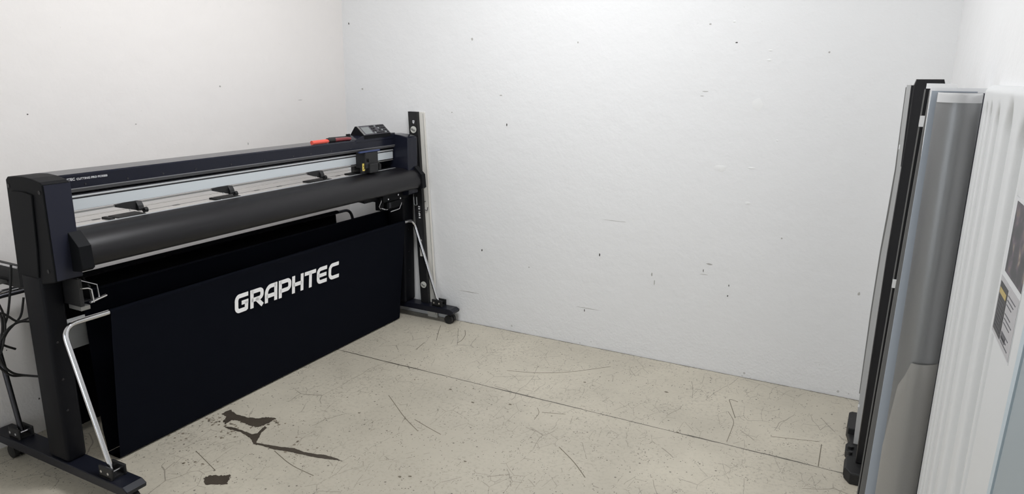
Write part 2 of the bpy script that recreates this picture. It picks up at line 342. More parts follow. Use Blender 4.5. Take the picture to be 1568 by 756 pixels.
SCR = [[(-2.073, 3.116), (-2.145, 3.254), (-2.183, 3.333)], [(-2.015, 3.339), (-1.968, 3.269), (-1.945, 3.188), (-1.948, 3.141)],
       [(-1.526, 2.948), (-1.382, 2.991), (-1.237, 3.08), (-1.069, 3.258)], [(-1.643, 2.29), (-1.553, 2.26), (-1.47, 2.236)],
       [(-1.888, 2.425), (-1.688, 2.279), (-1.571, 2.212)], [(-1.212, 2.653), (-1.182, 2.612), (-1.177, 2.546)],
       [(-0.987, 2.385), (-0.885, 2.306), (-0.81, 2.228)], [(-2.097, 2.949), (-2.115, 3.059)], [(-0.425, 3.042), (-0.382, 2.961), (-0.38, 2.763)],
       [(-0.023, 2.934), (-0.023, 2.742)], [(-1.175, 2.623), (-1.073, 2.658)], [(-0.222, 2.899), (-0.032, 2.953)], [(-1.99, 1.804), (-1.855, 1.757), (-1.727, 1.745)],
       [(-2.266, 1.653), (-2.081, 1.593)], [(-0.385, 2.994), (-0.447, 3.179), (-0.402, 3.165)]]
bm = nb()
for s in SCR:
    p = smooth_path([(x, y, 0) for x, y in s], 0.2, 5)
    ribbon(bm, [(q.x, q.y) for q in p], random.uniform(0.002, 0.0035), lambda u, v, h: (u, v, h), 0.0005)
for x, y in [(-1.88, 2.627), (-1.5, 2.555), (-1.338, 2.621), (-1.664, 2.621), (-1.272, 2.106), (-1.434, 1.894), (-1.019, 3.086), (-0.807, 3.143), (-0.73, 3.103), (-1.402, 1.916), (-1.57, 2.68), (-1.12, 3.012), (-1.897, 2.22), (-0.584, 2.739)]:
    r = random.uniform(0.004, 0.008)
    bm.faces.new([bm.verts.new((x + r*math.cos(k*math.pi/3)*random.uniform(.7, 1.6), y + r*math.sin(k*math.pi/3)*random.uniform(.5, 1.2), 0.0007)) for k in range(6)])
obj('floor_scratches', bm, M['scratch'], floor)

# scuffs, nicks and filler patches on the paint
WB = [(-1.813, 1.218, 'd', 0.0041, 0.0091), (-0.603, 1.654, 'd', 0.0074, 0.0029), (-1.401, 1.66, 'g', 0.0036, 0.0049), (-2.913, 1.782, 'd', 0.0051, 0.0076), (-2.826, 1.393, 'g', 0.0077, 0.0059), (-2.174, 1.274, 'g', 0.0045, 0.0037), (-1.852, 1.379, 'g', 0.0083, 0.0036), (-2.038, 1.682, 'g', 0.0063, 0.0088), (-0.629, 1.063, 'l', 0.0341, 0.0192), (-0.485, 1.073, 'l', 0.0209, 0.0063), (-0.485, 0.901, 'l', 0.0151, 0.0096), (-0.483, 1.373, 'l', 0.0262, 0.0332), (-0.45, 1.575, 'l', 0.0114, 0.0058), (-0.448, 1.618, 'l', 0.0114, 0.0043), (-0.62, 1.748, 'l', 0.0089, 0.0058), (-0.73, 1.739, 'g', 0.0061, 0.0044), (-1.152, 0.74, 'g', 0.0721, 0.0013), (-1.231, 0.542, 'd', 0.0038, 0.0092), (-0.643, 0.572, 'g', 0.0161, 0.0045), (-0.67, 0.534, 'd', 0.0024, 0.0086), (-0.935, 0.474, 'g', 0.0045, 0.0103), (-0.919, 0.433, 'g', 0.003, 0.0151), (-1.97, 0.472, 'd', 0.0045, 0.008), (-1.657, 0.411, 'g', 0.0042, 0.0039), (-1.306, 0.209, 'd', 0.0029, 0.0077), (-2.052, 0.197, 'g', 0.0689, 0.0022), (-1.287, 0.224, 'g', 0.0768, 0.0018), (-0.54, 0.419, 'd', 0.0032, 0.0051), (-0.538, 0.474, 'd', 0.0024, 0.0068), (-0.2, 1.61, 'g', 0.0053, 0.0042), (-0.665, 0.514, 'g', 0.0228, 0.0014), (-0.73, 1.427, 'g', 0.0156, 0.0022), (-0.744, 1.405, 'g', 0.0094, 0.0017), (0.046, 0.524, 'g', 0.0054, 0.0094), (-0.314, 0.746, 'g', 0.0044, 0.0048), (-0.38, 1.21, 'l', 0.0072, 0.0045)]
WL = [(1.58, 1.316, 'd', 0.0036, 0.0025), (2.512, 1.415, 'g', 0.006, 0.0049), (2.032, 1.252, 'g', 0.0048, 0.0029), (2.664, 1.112, 'g', 0.0044, 0.0069), (3.07, 1.332, 'g', 0.0184, 0.0017), (1.46, 0.146, 'd', 0.0037, 0.0056), (1.371, 0.396, 'd', 0.0023, 0.0027)]
def marks(lst, to3):
    bm = nb(); mi = {'d': 0, 'g': 1, 'l': 2}
    for u, z, k, w, h in lst:
        n = 10; lift = 0.0025 if k == 'l' else 0.0008
        ring = [bm.verts.new(to3(u + w*math.cos(2*math.pi*i/n)*random.uniform(.7, 1.15), z + h*math.sin(2*math.pi*i/n)*random.uniform(.7, 1.15), 0)) for i in range(n)]
        c = bm.verts.new(to3(u, z, lift))
        for i in range(n):
            f = bm.faces.new((ring[i], ring[(i+1) % n], c)); f.material_index = mi[k]; f.smooth = True
    return bm
obj('paint_scuffs', marks(WB, lambda u, z, l: (u, YB-0.0003-l, z)), None, wall_back, mats=[M['dark_mark'], M['grime'], M['plaster']])
obj('paint_scuffs', marks(WL, lambda u, z, l: (XL+0.0003+l, u, z)), None, wall_left, mats=[M['dark_mark'], M['grime'], M['plaster']])

# ------------------------------------------------------------------ the wide cutting machine on its stand
PL = thing('cutting_plotter', 'wide dark navy vinyl cutting machine on a wheeled stand with a black cloth catch basket', 'cutting machine', (-2.5, 2.33, 0))
YL0, YL1, YR0, YR1 = 1.272, 1.362, 3.29, 3.382
CAP = [(-2.592, .742), (-2.575, 1.128), (-2.562, 1.139), (-2.53, 1.143), (-2.48, 1.146), (-2.43, 1.143), (-2.38, 1.134), (-2.366, 1.126), (-2.366, .80), (-2.372, .794)]
def platen_end(y0, y1, par):
    bm = nb(); prism(bm, [(-2.37, .957), (-2.362, .957), (-2.313, .912), (-2.306, .835), (-2.32, .825), (-2.37, .82)], y0, y1, 'y', 0.002)
    return obj('side_block', bm, M['side'], par)
for s, (a, b) in enumerate(((YL0, YL1), (YR0, YR1))):
    bm = nb(); prism(bm, CAP, a, b, 'y', 0.004); c = obj('end_cover', bm, M['side'] if s == 0 else M['navy_lid'], PL, smooth=False)
    if s == 0:
        c['label'] = 'left end cover'
        bm = nb(); prism(bm, [(-2.578, .80), (-2.556, 1.085), (-2.54, 1.093), (-2.47, 1.095), (-2.424, 1.088), (-2.44, .90), (-2.455, .80)], a-0.006, a+0.002, 'y', 0.003); obj('access_panel', bm, M['side'], c)
        for x, z in ((-2.562, 1.108), (-2.385, 1.10), (-2.40, .83)):
            bm = nb(); cyl(bm, (x, a+0.002, z), (x, a-0.0015, z), 0.007, 14); obj('screw', bm, M['black'], c)
        bm = nb(); prism(bm, [(-2.3655, 1.124), (-2.3655, .80), (-2.3625, .80), (-2.3625, 1.124)], a+0.004, b-0.001, 'y'); obj('lit_front_skin', bm, M['navy'], c)  # thin added skin that paints the front face lighter, as lit
        bm = nb(); cyl(bm, (-2.364, b-0.02, .83), (-2.360, b-0.02, .83), 0.005, 10); obj('screw', bm, M['dark_steel'], c)
        platen_end(1.33, 1.374, c)
    else:
        c['label'] = 'right end cover'
        platen_end(3.345, 3.384, c)
# top beam: lid, front fascia and lip, its colour lightened as if catching light
bm = nb(); prism(bm, [(-2.575, 1.0), (-2.575, 1.134), (-2.571, 1.138), (-2.468, 1.136), (-2.462, 1.131), (-2.462, 1.085), (-2.50, 1.075), (-2.50, 1.0)], YL1-0.004, YR0+0.004)
beam = obj('top_cover', bm, M['navy_lid'], PL)
bm = nb(); prism(bm, [(-2.463, 1.086), (-2.459, 1.083), (-2.466, 1.071), (-2.49, 1.069), (-2.49, 1.086)], YL1, YR0); obj('cover_lip', bm, M['lip'], beam)
for y in (1.47, 1.63, 1.78, 1.93, 2.11, 2.30, 2.48, 2.60, 2.75, 2.90):
    bm = nb(); cyl(bm, (-2.463, y, 1.096), (-2.4605, y, 1.096), 0.0035, 8); obj('screw', bm, M['dark_steel'], beam)
fasc = lambda u, v, h: (-2.462+h, 1.367+u, 1.1135+v)
obj('lettering', text_bm('GRAPHTEC', 0.0125, fasc, bold=0.0003, width=0.068), M['lettering'], beam)
obj('lettering', text_bm('CUTTING PRO FC9000', 0.0100, lambda u, v, h: (-2.462+h, 1.441+u, 1.1135+v), bold=0.0002, width=0.112), M['lettering'], beam)
# carriage rail
bm = nb(); bx(bm, -2.56, -2.472, YL1, YR0, 1.005, 1.062); rail = obj('carriage_rail', bm, M['dark_steel'], PL)
bm = nb(); bx(bm, -2.472, -2.468, YL1, YR0-0.012, 1.006, 1.046, 0.001); obj('rail_face', bm, M['alu_face'], rail)
bm = nb(); bx(bm, -2.475, -2.464, YL1, YR0-0.012, 1.052, 1.0585, 0.0015); obj('rail_edge', bm, M['alu'], rail)
bm = nb(); bx(bm, -2.475, -2.466, YL1, YR0-0.012, 0.996, 1.001, 0.001); obj('rail_edge', bm, M['alu_dim'], rail)
# pale platen with two grooves
bm = nb()
for a, b in ((-2.63, -2.611), (-2.607, -2.521), (-2.5175, -2.447)): bx(bm, a, b, YL1, 3.10, .935, .951, 0.0008, 1)
bx(bm, -2.63, -2.447, YL1, 3.10, .925, .9475)
plt = obj('platen', bm, M['platen'], PL)
bm = nb(); bx(bm, -2.452, -2.444, YL1, 3.27, .943, .9535, 0.001); obj('platen_edge', bm, M['alu'], plt)
bm = nb(); bx(bm, -2.60, -2.455, 3.10, YR0, .92, .95); bx(bm, -2.60, -2.575, 3.06, YR0, .93, 1.06); obj('parking_tray', bm, M['black'], plt)
for y0, y1 in ((1.57, 1.69), (2.05, 2.15), (2.615, 2.745), (2.93, 3.00)):
    bm = nb(); bx(bm, -2.532, -2.462, y0+.01, y1, .951, .9535, 0.001); bx(bm, -2.52, -2.466, y0-.022, y0-.004, .951, .956, 0.001)
    g = obj('arm_reflection', bm, M['black'], plt)  # black pads drawn as the pinch arms mirrored in the platen
for y in (1.51, 1.85, 2.28, 2.42, 2.84):
    bm = nb(); bx(bm, -2.522, -2.512, y, y+0.028, .951, .9522); obj('platen_slot', bm, M['alu_dim'], plt)
# pinch roller arms
def pinch(y):
    bm = nb()
    prism(bm, [(-2.50, 1.000), (-2.462, 1.004), (-2.452, .988), (-2.449, .976), (-2.458, .967), (-2.475, .971), (-2.50, .988)], y+.040, y+.064, 'y', 0.002)
    hexa(bm, [(-2.475, y-.04, .994), (-2.475, y+.04, .970), (-2.462, y+.04, .970), (-2.462, y-.04, .994)],
             [(-2.475, y-.04, 1.003), (-2.475, y+.04, 1.006), (-2.462, y+.04, 1.006), (-2.462, y-.04, 1.003)])
    p = obj('pinch_roller', bm, M['black'], PL)
    bm = nb(); cyl(bm, (-2.456, y+.064, .968), (-2.456, y+.078, .968), .0105); obj('wheel', bm, M['rubber'], p)
    bm = nb(); cyl(bm, (-2.4615, y+.012, .976), (-2.4595, y+.012, .976), .0035, 10); obj('screw', bm, M['chrome'], p)
for y in (1.612, 2.045, 2.615): pinch(y)
# tool carriage
bm = nb(); bx(bm, -2.468, -2.40, 2.945, 3.055, 0.985, 1.072, 0.004); bx(bm, -2.455, -2.392, 2.972, 3.045, .958, 1.01, 0.004)
car = obj('tool_carriage', bm, M['black'], PL)
bm = nb(); bx(bm, -2.412, -2.398, 2.90, 3.072, 1.073, 1.081, 0.002); obj('top_strip', bm, M['blue'], car)
bm = nb(); bx(bm, -2.425, -2.412, 2.930, 2.952, .962, 1.018, 0.002); wl = obj('tool_holder', bm, M['black'], car)
bm = nb(); bx(bm, -2.4125, -2.4105, 2.932, 2.951, .975, 1.014); obj('warning_sticker', bm, M['yellow'], wl)
bm = nb(); bx(bm, -2.4106, -2.4101, 2.938, 2.945, .981, .988); bx(bm, -2.4106, -2.4101, 2.938, 2.942, .995, 1.004); obj('warning_mark', bm, M['black'], wl)
bm = nb(); cyl(bm, (-2.41, 3.075, .968), (-2.41, 3.075, 1.0), .008); cyl(bm, (-2.42, 3.095, .968), (-2.42, 3.095, .995), .006); obj('tool_clamp', bm, M['black'], car)
bm = nb(); cyl(bm, (-2.398, 2.968, 1.03), (-2.388, 2.968, 1.03), .009); obj('screw', bm, M['rubber'], car)
# black curved media guide in front of the platen
gp = [(-2.449, .952), (-2.425, .951), (-2.40, .949), (-2.375, .943), (-2.355, .934), (-2.338, .921), (-2.325, .904), (-2.318, .885), (-2.316, .866), (-2.319, .848), (-2.328, .836), (-2.345, .829), (-2.449, .829)]
bm = nb(); prism(bm, gp, 1.374, 3.345); obj('media_guide', bm, M['platen_blk'], PL, smooth=True)
# control panel wedge at the right end
cp = [(-2.46, 1.136), (-2.46, 1.155), (-2.515, 1.203), (-2.522, 1.203), (-2.565, 1.142), (-2.565, 1.136)]
bm = nb(); prism(bm, cp, 3.012, 3.255, 'y', 0.002); cpo = obj('control_panel', bm, M['side'], PL)
bm = nb(); prism(bm, [(2.945, 1.12), (2.945, 1.137), (3.00, 1.1545), (3.295, 1.1545), (3.295, 1.12)], -2.572, -2.4605, 'x', 0.002); obj('panel_base', bm, M['navy_lid'], cpo)
o0 = Vector((-2.46, 3.012, 1.156)); eu = Vector((0, 1, 0)); ev = Vector((-0.055, 0, 0.048)); en = Vector((0.048, 0, 0.055)).normalized()
def cpbox(u0, u1, v0, v1, h):
    bm = nb(); lo = [o0+eu*u+ev*v for u, v in ((u0, v0), (u1, v0), (u1, v1), (u0, v1))]; hexa(bm, lo, [p+en*h for p in lo]); return bm
obj('bezel', cpbox(.004, .239, .03, .97, .0012), M['keys'], cpo)
obj('panel_edge', cpbox(.004, .016, .03, .97, .002), M['alu_dim'], cpo)
obj('screen', cpbox(.026, .092, .12, .82, .0022), M['screen'], cpo)
for i in range(7):
    for j in range(4):
        if (i, j) in ((2, 1), (2, 2)): continue
        u = .106 + i*.0185; v = .10 + j*.22
        obj('key', cpbox(u, u+.013, v, v+.13, .004), M['screen'] if (i+j) % 5 == 0 else M['black'], cpo)
# stand
for y0, y1, fy0, fy1 in ((1.268, 1.338, 1.262, 1.338), (3.345, 3.449, 3.362, 3.44)):
    bm = nb(); bx(bm, -2.568, -2.447, y0, y1, .098, .80, 0.012, 3); po = obj('stand_post', bm, M['postm'], PL, smooth=True)
    for z in (.30, .42, .56):
        bm = nb(); cyl(bm, (-2.447, (y0+y1)/2-.012, z), (-2.4445, (y0+y1)/2-.012, z), .004, 8); obj('bolt', bm, M['dark_steel'], po)
    bm = nb(); prism(bm, [(-2.95, .066), (-2.94, .062), (-2.135, .062), (-2.115, .072), (-2.112, .086), (-2.135, .098), (-2.94, .098), (-2.95, .094)], fy0, fy1, 'y', 0.003)
    ft = obj('stand_foot', bm, M['footm'], PL)
    for x in (-2.158, -2.85):
        bm = nb(); ym = (fy0+fy1)/2
        cyl(bm, (x, ym-.024, .027), (x, ym-.005, .027), .0268, 22); cyl(bm, (x, ym+.005, .027), (x, ym+.024, .027), .0268, 22)
        cyl(bm, (x, ym-.02, .027), (x, ym+.02, .027), .010); bx(bm, x-.014, x+.014, ym-.004, ym+.004, .03, .064)
        obj('caster', bm, M['rubber'], ft)
    for x, lx in ((-2.235, 1), (-2.80, -1)):
        bm = nb(); ym = (fy0+fy1)/2
        bx(bm, x-.04, x+.035, ym-.028, ym-.018, .098, .142, 0.004); bx(bm, x-.04, x+.035, ym+.018, ym+.028, .098, .138, 0.004); bx(bm, x-.035, x+.03, ym-.028, ym+.028, .098, .106)
        br = obj('tube_bracket', bm, M['black'], ft)
        for dx in (-.022, .016):
            bm = nb(); cyl(bm, (x+dx, ym-.0305, .122), (x+dx, ym-.027, .122), .005, 10); cyl(bm, (x+dx, ym-.018, .122), (x+dx, ym+.018, .122), .003, 8); obj('bolt', bm, M['chrome'], br)
bm = nb(); bx(bm, -2.635, -2.60, 1.338, 3.345, .455, .565, 0.002); bx(bm, -2.60, -2.5985, 1.338, 3.345, .512, .516); bx(bm, -2.60, -2.5985, 1.338, 3.345, .556, .56); obj('cross_beam', bm, M['alu'], PL)
# basket tubes
TR = 0.0095
ft_path = smooth_path([(-2.243, 1.298, .118), (-2.418, 1.298, .622), (-2.418, 3.40, .622), (-2.243, 3.40, .118)], 0.055, 8)
bm = nb(); tube(bm, ft_path, TR, 14); t1 = obj('basket_tube', bm, M['chrome'], PL, smooth=True); t1['label'] = 'bright chrome front tube'
rt_path = smooth_path([(-2.80, 1.300, .118), (-2.905, 1.300, .637), (-2.905, 3.40, .637), (-2.80, 3.40, .118)], 0.06, 8)
bm = nb(); tube(bm, rt_path, TR, 14); t2 = obj('basket_tube', bm, M['dark_steel'], PL, smooth=True); t2['label'] = 'dark rear tube'
# catch basket cloth: hem round the front tube, front drop, fold near the floor, inner drop
def sheet(prof, y0, y1, th, ny=24, wav=0.0):
    bm = nb(); rows = []
    for i, (x, z) in enumerate(prof):
        rows.append([bm.verts.new((x + wav*math.sin(j*0.9+i*1.7)*math.sin(math.pi*i/(len(prof)-1)), y0+(y1-y0)*j/ny, z)) for j in range(ny+1)])
    fs = []
    for a, b in zip(rows, rows[1:]):
        for j in range(ny): fs.append(bm.faces.new((a[j], a[j+1], b[j+1], b[j])))
    bmesh.ops.solidify(bm, geom=bm.faces[:], thickness=th); return bm
r = TR + 0.003
hem = [(-2.418+r*math.cos(a), .622+r*math.sin(a)) for a in [math.radians(q) for q in (-170, 150, 110, 70, 30, -10, -40)][1:]]
front = hem + [(-2.41, .60), (-2.425, .45), (-2.44, .30), (-2.455, .15), (-2.463, .05), (-2.466, .012), (-2.472, .005), (-2.52, .005), (-2.555, .006)]
inner = [(-2.572, .670), (-2.582, .676), (-2.590, .668), (-2.588, .5), (-2.582, .3), (-2.575, .1), (-2.558, .006)]
bask = obj('basket_cloth', sheet(front, 1.468, 3.302, 0.003), M['cloth'], PL, smooth=True)
obj('inner_cloth', sheet(inner, 1.478, 3.405, 0.003), M['cloth'], PL, smooth=True)
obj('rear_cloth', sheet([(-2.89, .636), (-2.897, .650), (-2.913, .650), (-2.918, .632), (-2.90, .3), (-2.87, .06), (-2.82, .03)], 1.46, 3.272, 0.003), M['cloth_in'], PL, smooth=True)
# big lettering on the cloth, drawn as strokes
def stroke_pts(*pts, rad=0.12): return [(q.x, q.y) for q in smooth_path([(p[0], p[1], 0) for p in pts], rad, 4)]
s2 = .10
GL = {
 'G': [stroke_pts((.88, .89), (.22, .89), (.11, .74), (.11, .24), (.22, .11), (.78, .11), (.78, .53), (.45, .53), rad=.10)[:-8] + [(.78, .50)], [(.89, .50), (.45, .50)]],
 'R': [[(.12, 0), (.12, 1)], stroke_pts((.1, .89), (.70, .89), (.82, .80), (.82, .56), (.70, .44), (.1, .44), rad=.08), [(.42, .46), (.86, .0)]],
 'A': [stroke_pts((.12, 0), (.12, .66), (.32, .89), (.80, .89), rad=.14), [(.80, 1.0), (.80, 0)], [(.12, .36), (.80, .36)]],
 'P': [[(.12, 0), (.12, 1)], stroke_pts((.1, .89), (.72, .89), (.84, .78), (.84, .50), (.72, .39), (.1, .39), rad=.08)],
 'H': [[(.12, 0), (.12, 1)], [(.80, 0), (.80, 1)], [(.1, .48), (.8, .48)]],
 'T': [[(0, .89), (.92, .89)], [(.47, 0), (.47, .9)]],
 'E': [stroke_pts((.86, .89), (.24, .89), (.11, .76), (.11, .24), (.24, .11), (.86, .11), rad=.1), [(.1, .50), (.82, .50)]],
 'C': [stroke_pts((.90, .89), (.26, .89), (.11, .72), (.11, .28), (.26, .11), (.94, .11), rad=.12)],
}
TY0, TY1, TZ0, TZ1 = 2.030, 2.722, .436, .525
pitch = (TY1-TY0)/8
def cloth_x(z): return -2.41 - (.60-z)*0.1 if z > .45 else -2.425 - (.45-z)*0.1
for i, ch in enumerate('GRAPHTEC'):
    bm = nb()
    for st in GL[ch]:
        ribbon(bm, st, .215, lambda u, v, h: (cloth_x(TZ0+(TZ1-TZ0)*v)+.0045+h, TY0+pitch*(i+u*.985), TZ0+(TZ1-TZ0)*v - .003*i/7), 0.0008)
    obj('lettering', bm, M['white'], bask)
# roll brackets below the body
def plate(bm, pts, y0, y1): prism(bm, pts, y0, y1, 'y')
bm = nb(); bx(bm, -2.46, -2.36, 1.338, 1.352, .69, .79, 0.001); bx(bm, -2.44, -2.375, 1.352, 1.40, .70, .704); prism(bm, [(-2.46, .70), (-2.46, .785), (-2.42, .785), (-2.38, .75), (-2.375, .70)], 1.385, 1.392)
rb = obj('roll_bracket', bm, M['black'], PL)
bm = nb()
tube(bm, [(-2.37, 1.345, .79), (-2.362, 1.345, .755), (-2.362, 1.372, .750), (-2.362, 1.384, .742), (-2.36, 1.386, .695)], .0022, 8)
tube(bm, [(-2.40, 1.372, .772), (-2.372, 1.410, .752), (-2.37, 1.412, .705)], .0022, 8)
obj('bracket_edge', bm, M['chrome'], rb)
bm = nb(); cyl(bm, (-2.365, 1.375, .697), (-2.385, 1.446, .70), .0045, 12); obj('shaft_end', bm, M['chrome'], rb)
bm = nb(); bx(bm, -2.43, -2.36, 1.338, 1.37, .676, .69); obj('bracket_base', bm, M['alu_dim'], rb)
BZ = .026
bm = nb(); bx(bm, -2.50, -2.41, 3.10, 3.345, .745+BZ, .815, 0.003); bx(bm, -2.46, -2.42, 3.09, 3.12, .70+BZ, .80, 0.002); bx(bm, -2.47, -2.405, 3.13, 3.29, .705+BZ, .745+BZ, 0.003); bx(bm, -2.60, -2.47, 3.0, 3.345, .782, .815)
prism(bm, [(-2.60, .83), (-2.60, .81), (-2.44, .785), (-2.44, .83)], 2.97, 3.10)
rb2 = obj('roll_bracket', bm, M['side'], PL)
bm = nb(); bx(bm, -2.418, -2.402, 3.142, 3.162, .710+BZ, .742+BZ, 0.001); obj('bracket_post', bm, M['footm'], rb2)
bm = nb()
tube(bm, [(-2.418, 3.095, .760+BZ), (-2.417, 3.07, .728+BZ), (-2.416, 3.08, .715+BZ)], .0018, 8)
tube(bm, [(-2.416, 3.09, .716+BZ), (-2.414, 3.125, .704+BZ), (-2.412, 3.14, .702+BZ)], .0022, 8)
tube(bm, [(-2.402, 3.155, .688+BZ), (-2.402, 3.21, .690+BZ), (-2.402, 3.240, .692+BZ), (-2.404, 3.265, .724+BZ)], .0024, 8)
obj('bracket_edge', bm, M['chrome'], rb2)
for y, z in ((3.145, .787), (3.26, .776), (3.24, .800)):
    bm = nb(); cyl(bm, (-2.411, y, z), (-2.407, y, z), .0048, 10); obj('bolt', bm, M['chrome'], rb2)
# roll support behind the left leg
bm = nb(); bx(bm, -2.955, -2.58, 1.335, 1.350, .735, .79, 0.002); bx(bm, -2.93, -2.58, 1.34, 1.356, .70, .735)
ra = obj('roll_arm', bm, M['black'], PL)
bm = nb(); bx(bm, -2.955, -2.58, 1.328, 1.335, .782, .788); obj('arm_edge', bm, M['chrome'], ra)
bm = nb(); cyl(bm, (-2.76, 1.20, .695), (-2.76, 1.36, .695), .008); obj('roll_shaft', bm, M['chrome'], ra)
bm = nb(); bx(bm, -2.955, -2.80, 1.16, 1.335, .712, .722, 0.001); obj('roll_tray', bm, M['alu_dim'], ra)

# ------------------------------------------------------------------ small tools on the lid of the machine
t = thing('marker_pen', 'orange-red stubby marker lying alone on the edge of the machine lid', 'pen', (-2.478, 2.69, 1.136))
bm = nb(); tube(bm, [(-2.478, 2.628, 1.147), (-2.478, 2.633, 1.147), (-2.478, 2.70, 1.147), (-2.478, 2.738, 1.147)], .0105, 16); obj('barrel', bm, M['orange'], t, smooth=True)
bm = nb(); tube(bm, [(-2.478, 2.738, 1.147), (-2.478, 2.752, 1.1465)], .010, 16, r1=.006); obj('tip', bm, M['orange'], t, smooth=True)
t = thing('capped_pen', 'dark red pen with black ribbed grip, lying nearest the orange marker', 'pen', (-2.482, 2.83, 1.136))
bm = nb(); tube(bm, [(-2.482, 2.80, 1.148), (-2.482, 2.90, 1.147), (-2.482, 2.925, 1.145)], .010, 16, r1=.0085); obj('barrel', bm, M['red'], t, smooth=True)
bm = nb(); cyl(bm, (-2.482, 2.745, 1.150), (-2.482, 2.80, 1.149), .0115, 16); obj('grip', bm, M['rubber'], t)
t = thing('thin_pen', 'slim black pen lying behind the dark red pen', 'pen', (-2.515, 2.90, 1.138))
bm = nb(); tube(bm, [(-2.535, 2.82, 1.148), (-2.535, 2.96, 1.147), (-2.535, 2.985, 1.146)], .009, 14, r1=.007); obj('barrel', bm, M['black'], t, smooth=True)
bm = nb(); bx(bm, -2.538, -2.532, 2.955, 2.985, 1.1535, 1.165, 0.001); obj('clip', bm, M['black'], t)

# ------------------------------------------------------------------ spirit level and batten against the back wall
sl = thing('spirit_level', 'long black spirit level standing upright on the machine foot against the back wall', 'spirit level', (-2.345, 3.41, .098))
LB = [(-2.371, 3.400), (-2.317, 3.400), (-2.317, 3.424), (-2.371, 3.424)]; LT = [(-2.462, 3.428), (-2.398, 3.428), (-2.398, 3.452), (-2.462, 3.452)]
bm = nb(); hexa(bm, [(x, y, .099) for x, y in LB], [(x, y, 1.270) for x, y in LT]); obj('body', bm, M['black'], sl)
def lv(u, z, h=0.0):                                   # u across 0..1, z height, on the front face
    t = (z-.099)/1.171; x0 = -2.371+(-.091)*t; x1 = -2.317+(-.081)*t; return Vector((x0+(x1-x0)*u, 3.400+.028*t-h, z))
def lvbox(u0, u1, z0, z1, h=.002):
    bm = nb(); lo = [lv(u0, z0), lv(u1, z0), lv(u1, z0, h), lv(u0, z0, h)]; hi = [lv(u0, z1), lv(u1, z1), lv(u1, z1, h), lv(u0, z1, h)]; hexa(bm, lo, hi); return bm
for zc in (1.165, .215):
    bm = nb(); c = lv(.52, zc)
    cyl(bm, c, c+Vector((0, -.003, 0)), .020, 24); v = obj('vial_window', bm, M['vial'], sl)
    bm = nb(); cyl(bm, c+Vector((-.012, -.004, .006)), c+Vector((.012, -.004, -.004)), .005, 12); obj('vial_tube', bm, M['alu_dim'], v)
obj('hand_slot', lvbox(.35, .62, .395, .50, .001), M['batten'], sl)
bm = nb(); tube(bm, smooth_path([lv(.02, .76, .002), lv(.02, .71, .002), lv(.36, .71, .002), lv(.36, .76, .002)], .008, 4), .0022, 8); obj('slot_rim', bm, M['alu'], sl)
# vertical white lettering on the level (reads upwards)
for i, ch in enumerate('EMPIRE'):
    bm = text_bm(ch, .018, lambda u, v, h: lv(.55, .632+.0135*i, .001) + Vector((-v*0.9+.008, -h, u*0.9)), bold=.0006)
    obj('lettering', bm, M['white'], sl)
bm = text_bm('48', .02, lambda u, v, h: lv(.55, 1.20, .001) + Vector((-v+.008, -h, u)), bold=.0006); obj('lettering', bm, M['lettering'], sl)

bt = thing('wall_batten', 'narrow off-white batten leaning on the back wall just right of the black spirit level', 'batten', (-2.31, 3.445, 0))
bm = nb(); hexa(bm, [(-2.345, 3.434, 0.0), (-2.278, 3.434, 0.0), (-2.278, 3.446, 0.0), (-2.345, 3.446, 0.0)], [(-2.43, 3.453, 1.268), (-2.363, 3.453, 1.268), (-2.363, 3.4625, 1.268), (-2.43, 3.4625, 1.268)]); obj('strip', bm, M['batten'], bt)
def btp(u, z, h=0): t = z/1.268; return Vector((-2.345-.085*t+.067*u, 3.434+.019*t-h, z))
bm = nb(); hexa(bm, [btp(.86, .02), btp(.92, .02), btp(.92, .02, .002), btp(.86, .02, .002)], [btp(.86, 1.26), btp(.92, 1.26), btp(.92, 1.26, .002), btp(.86, 1.26, .002)]); obj('shadow_line', bm, M['grime'], bt)  # thin grey strip painted as the shadow line along the batten
bm = nb(); tube(bm, smooth_path([btp(.72, .255, .002), btp(.72, .19, .002), btp(.80, .19, .002), btp(.80, .255, .002)], .004, 3), .0018, 8); obj('slot', bm, M['grime'], bt)
bm = nb(); tube(bm, smooth_path([btp(.62, .735, .003), btp(.4, .728, .012), btp(.4, .69, .012), btp(.75, .675, .008), btp(.8, .70, .004)], .01, 4), .0022, 8); obj('hook', bm, M['dark_steel'], bt)

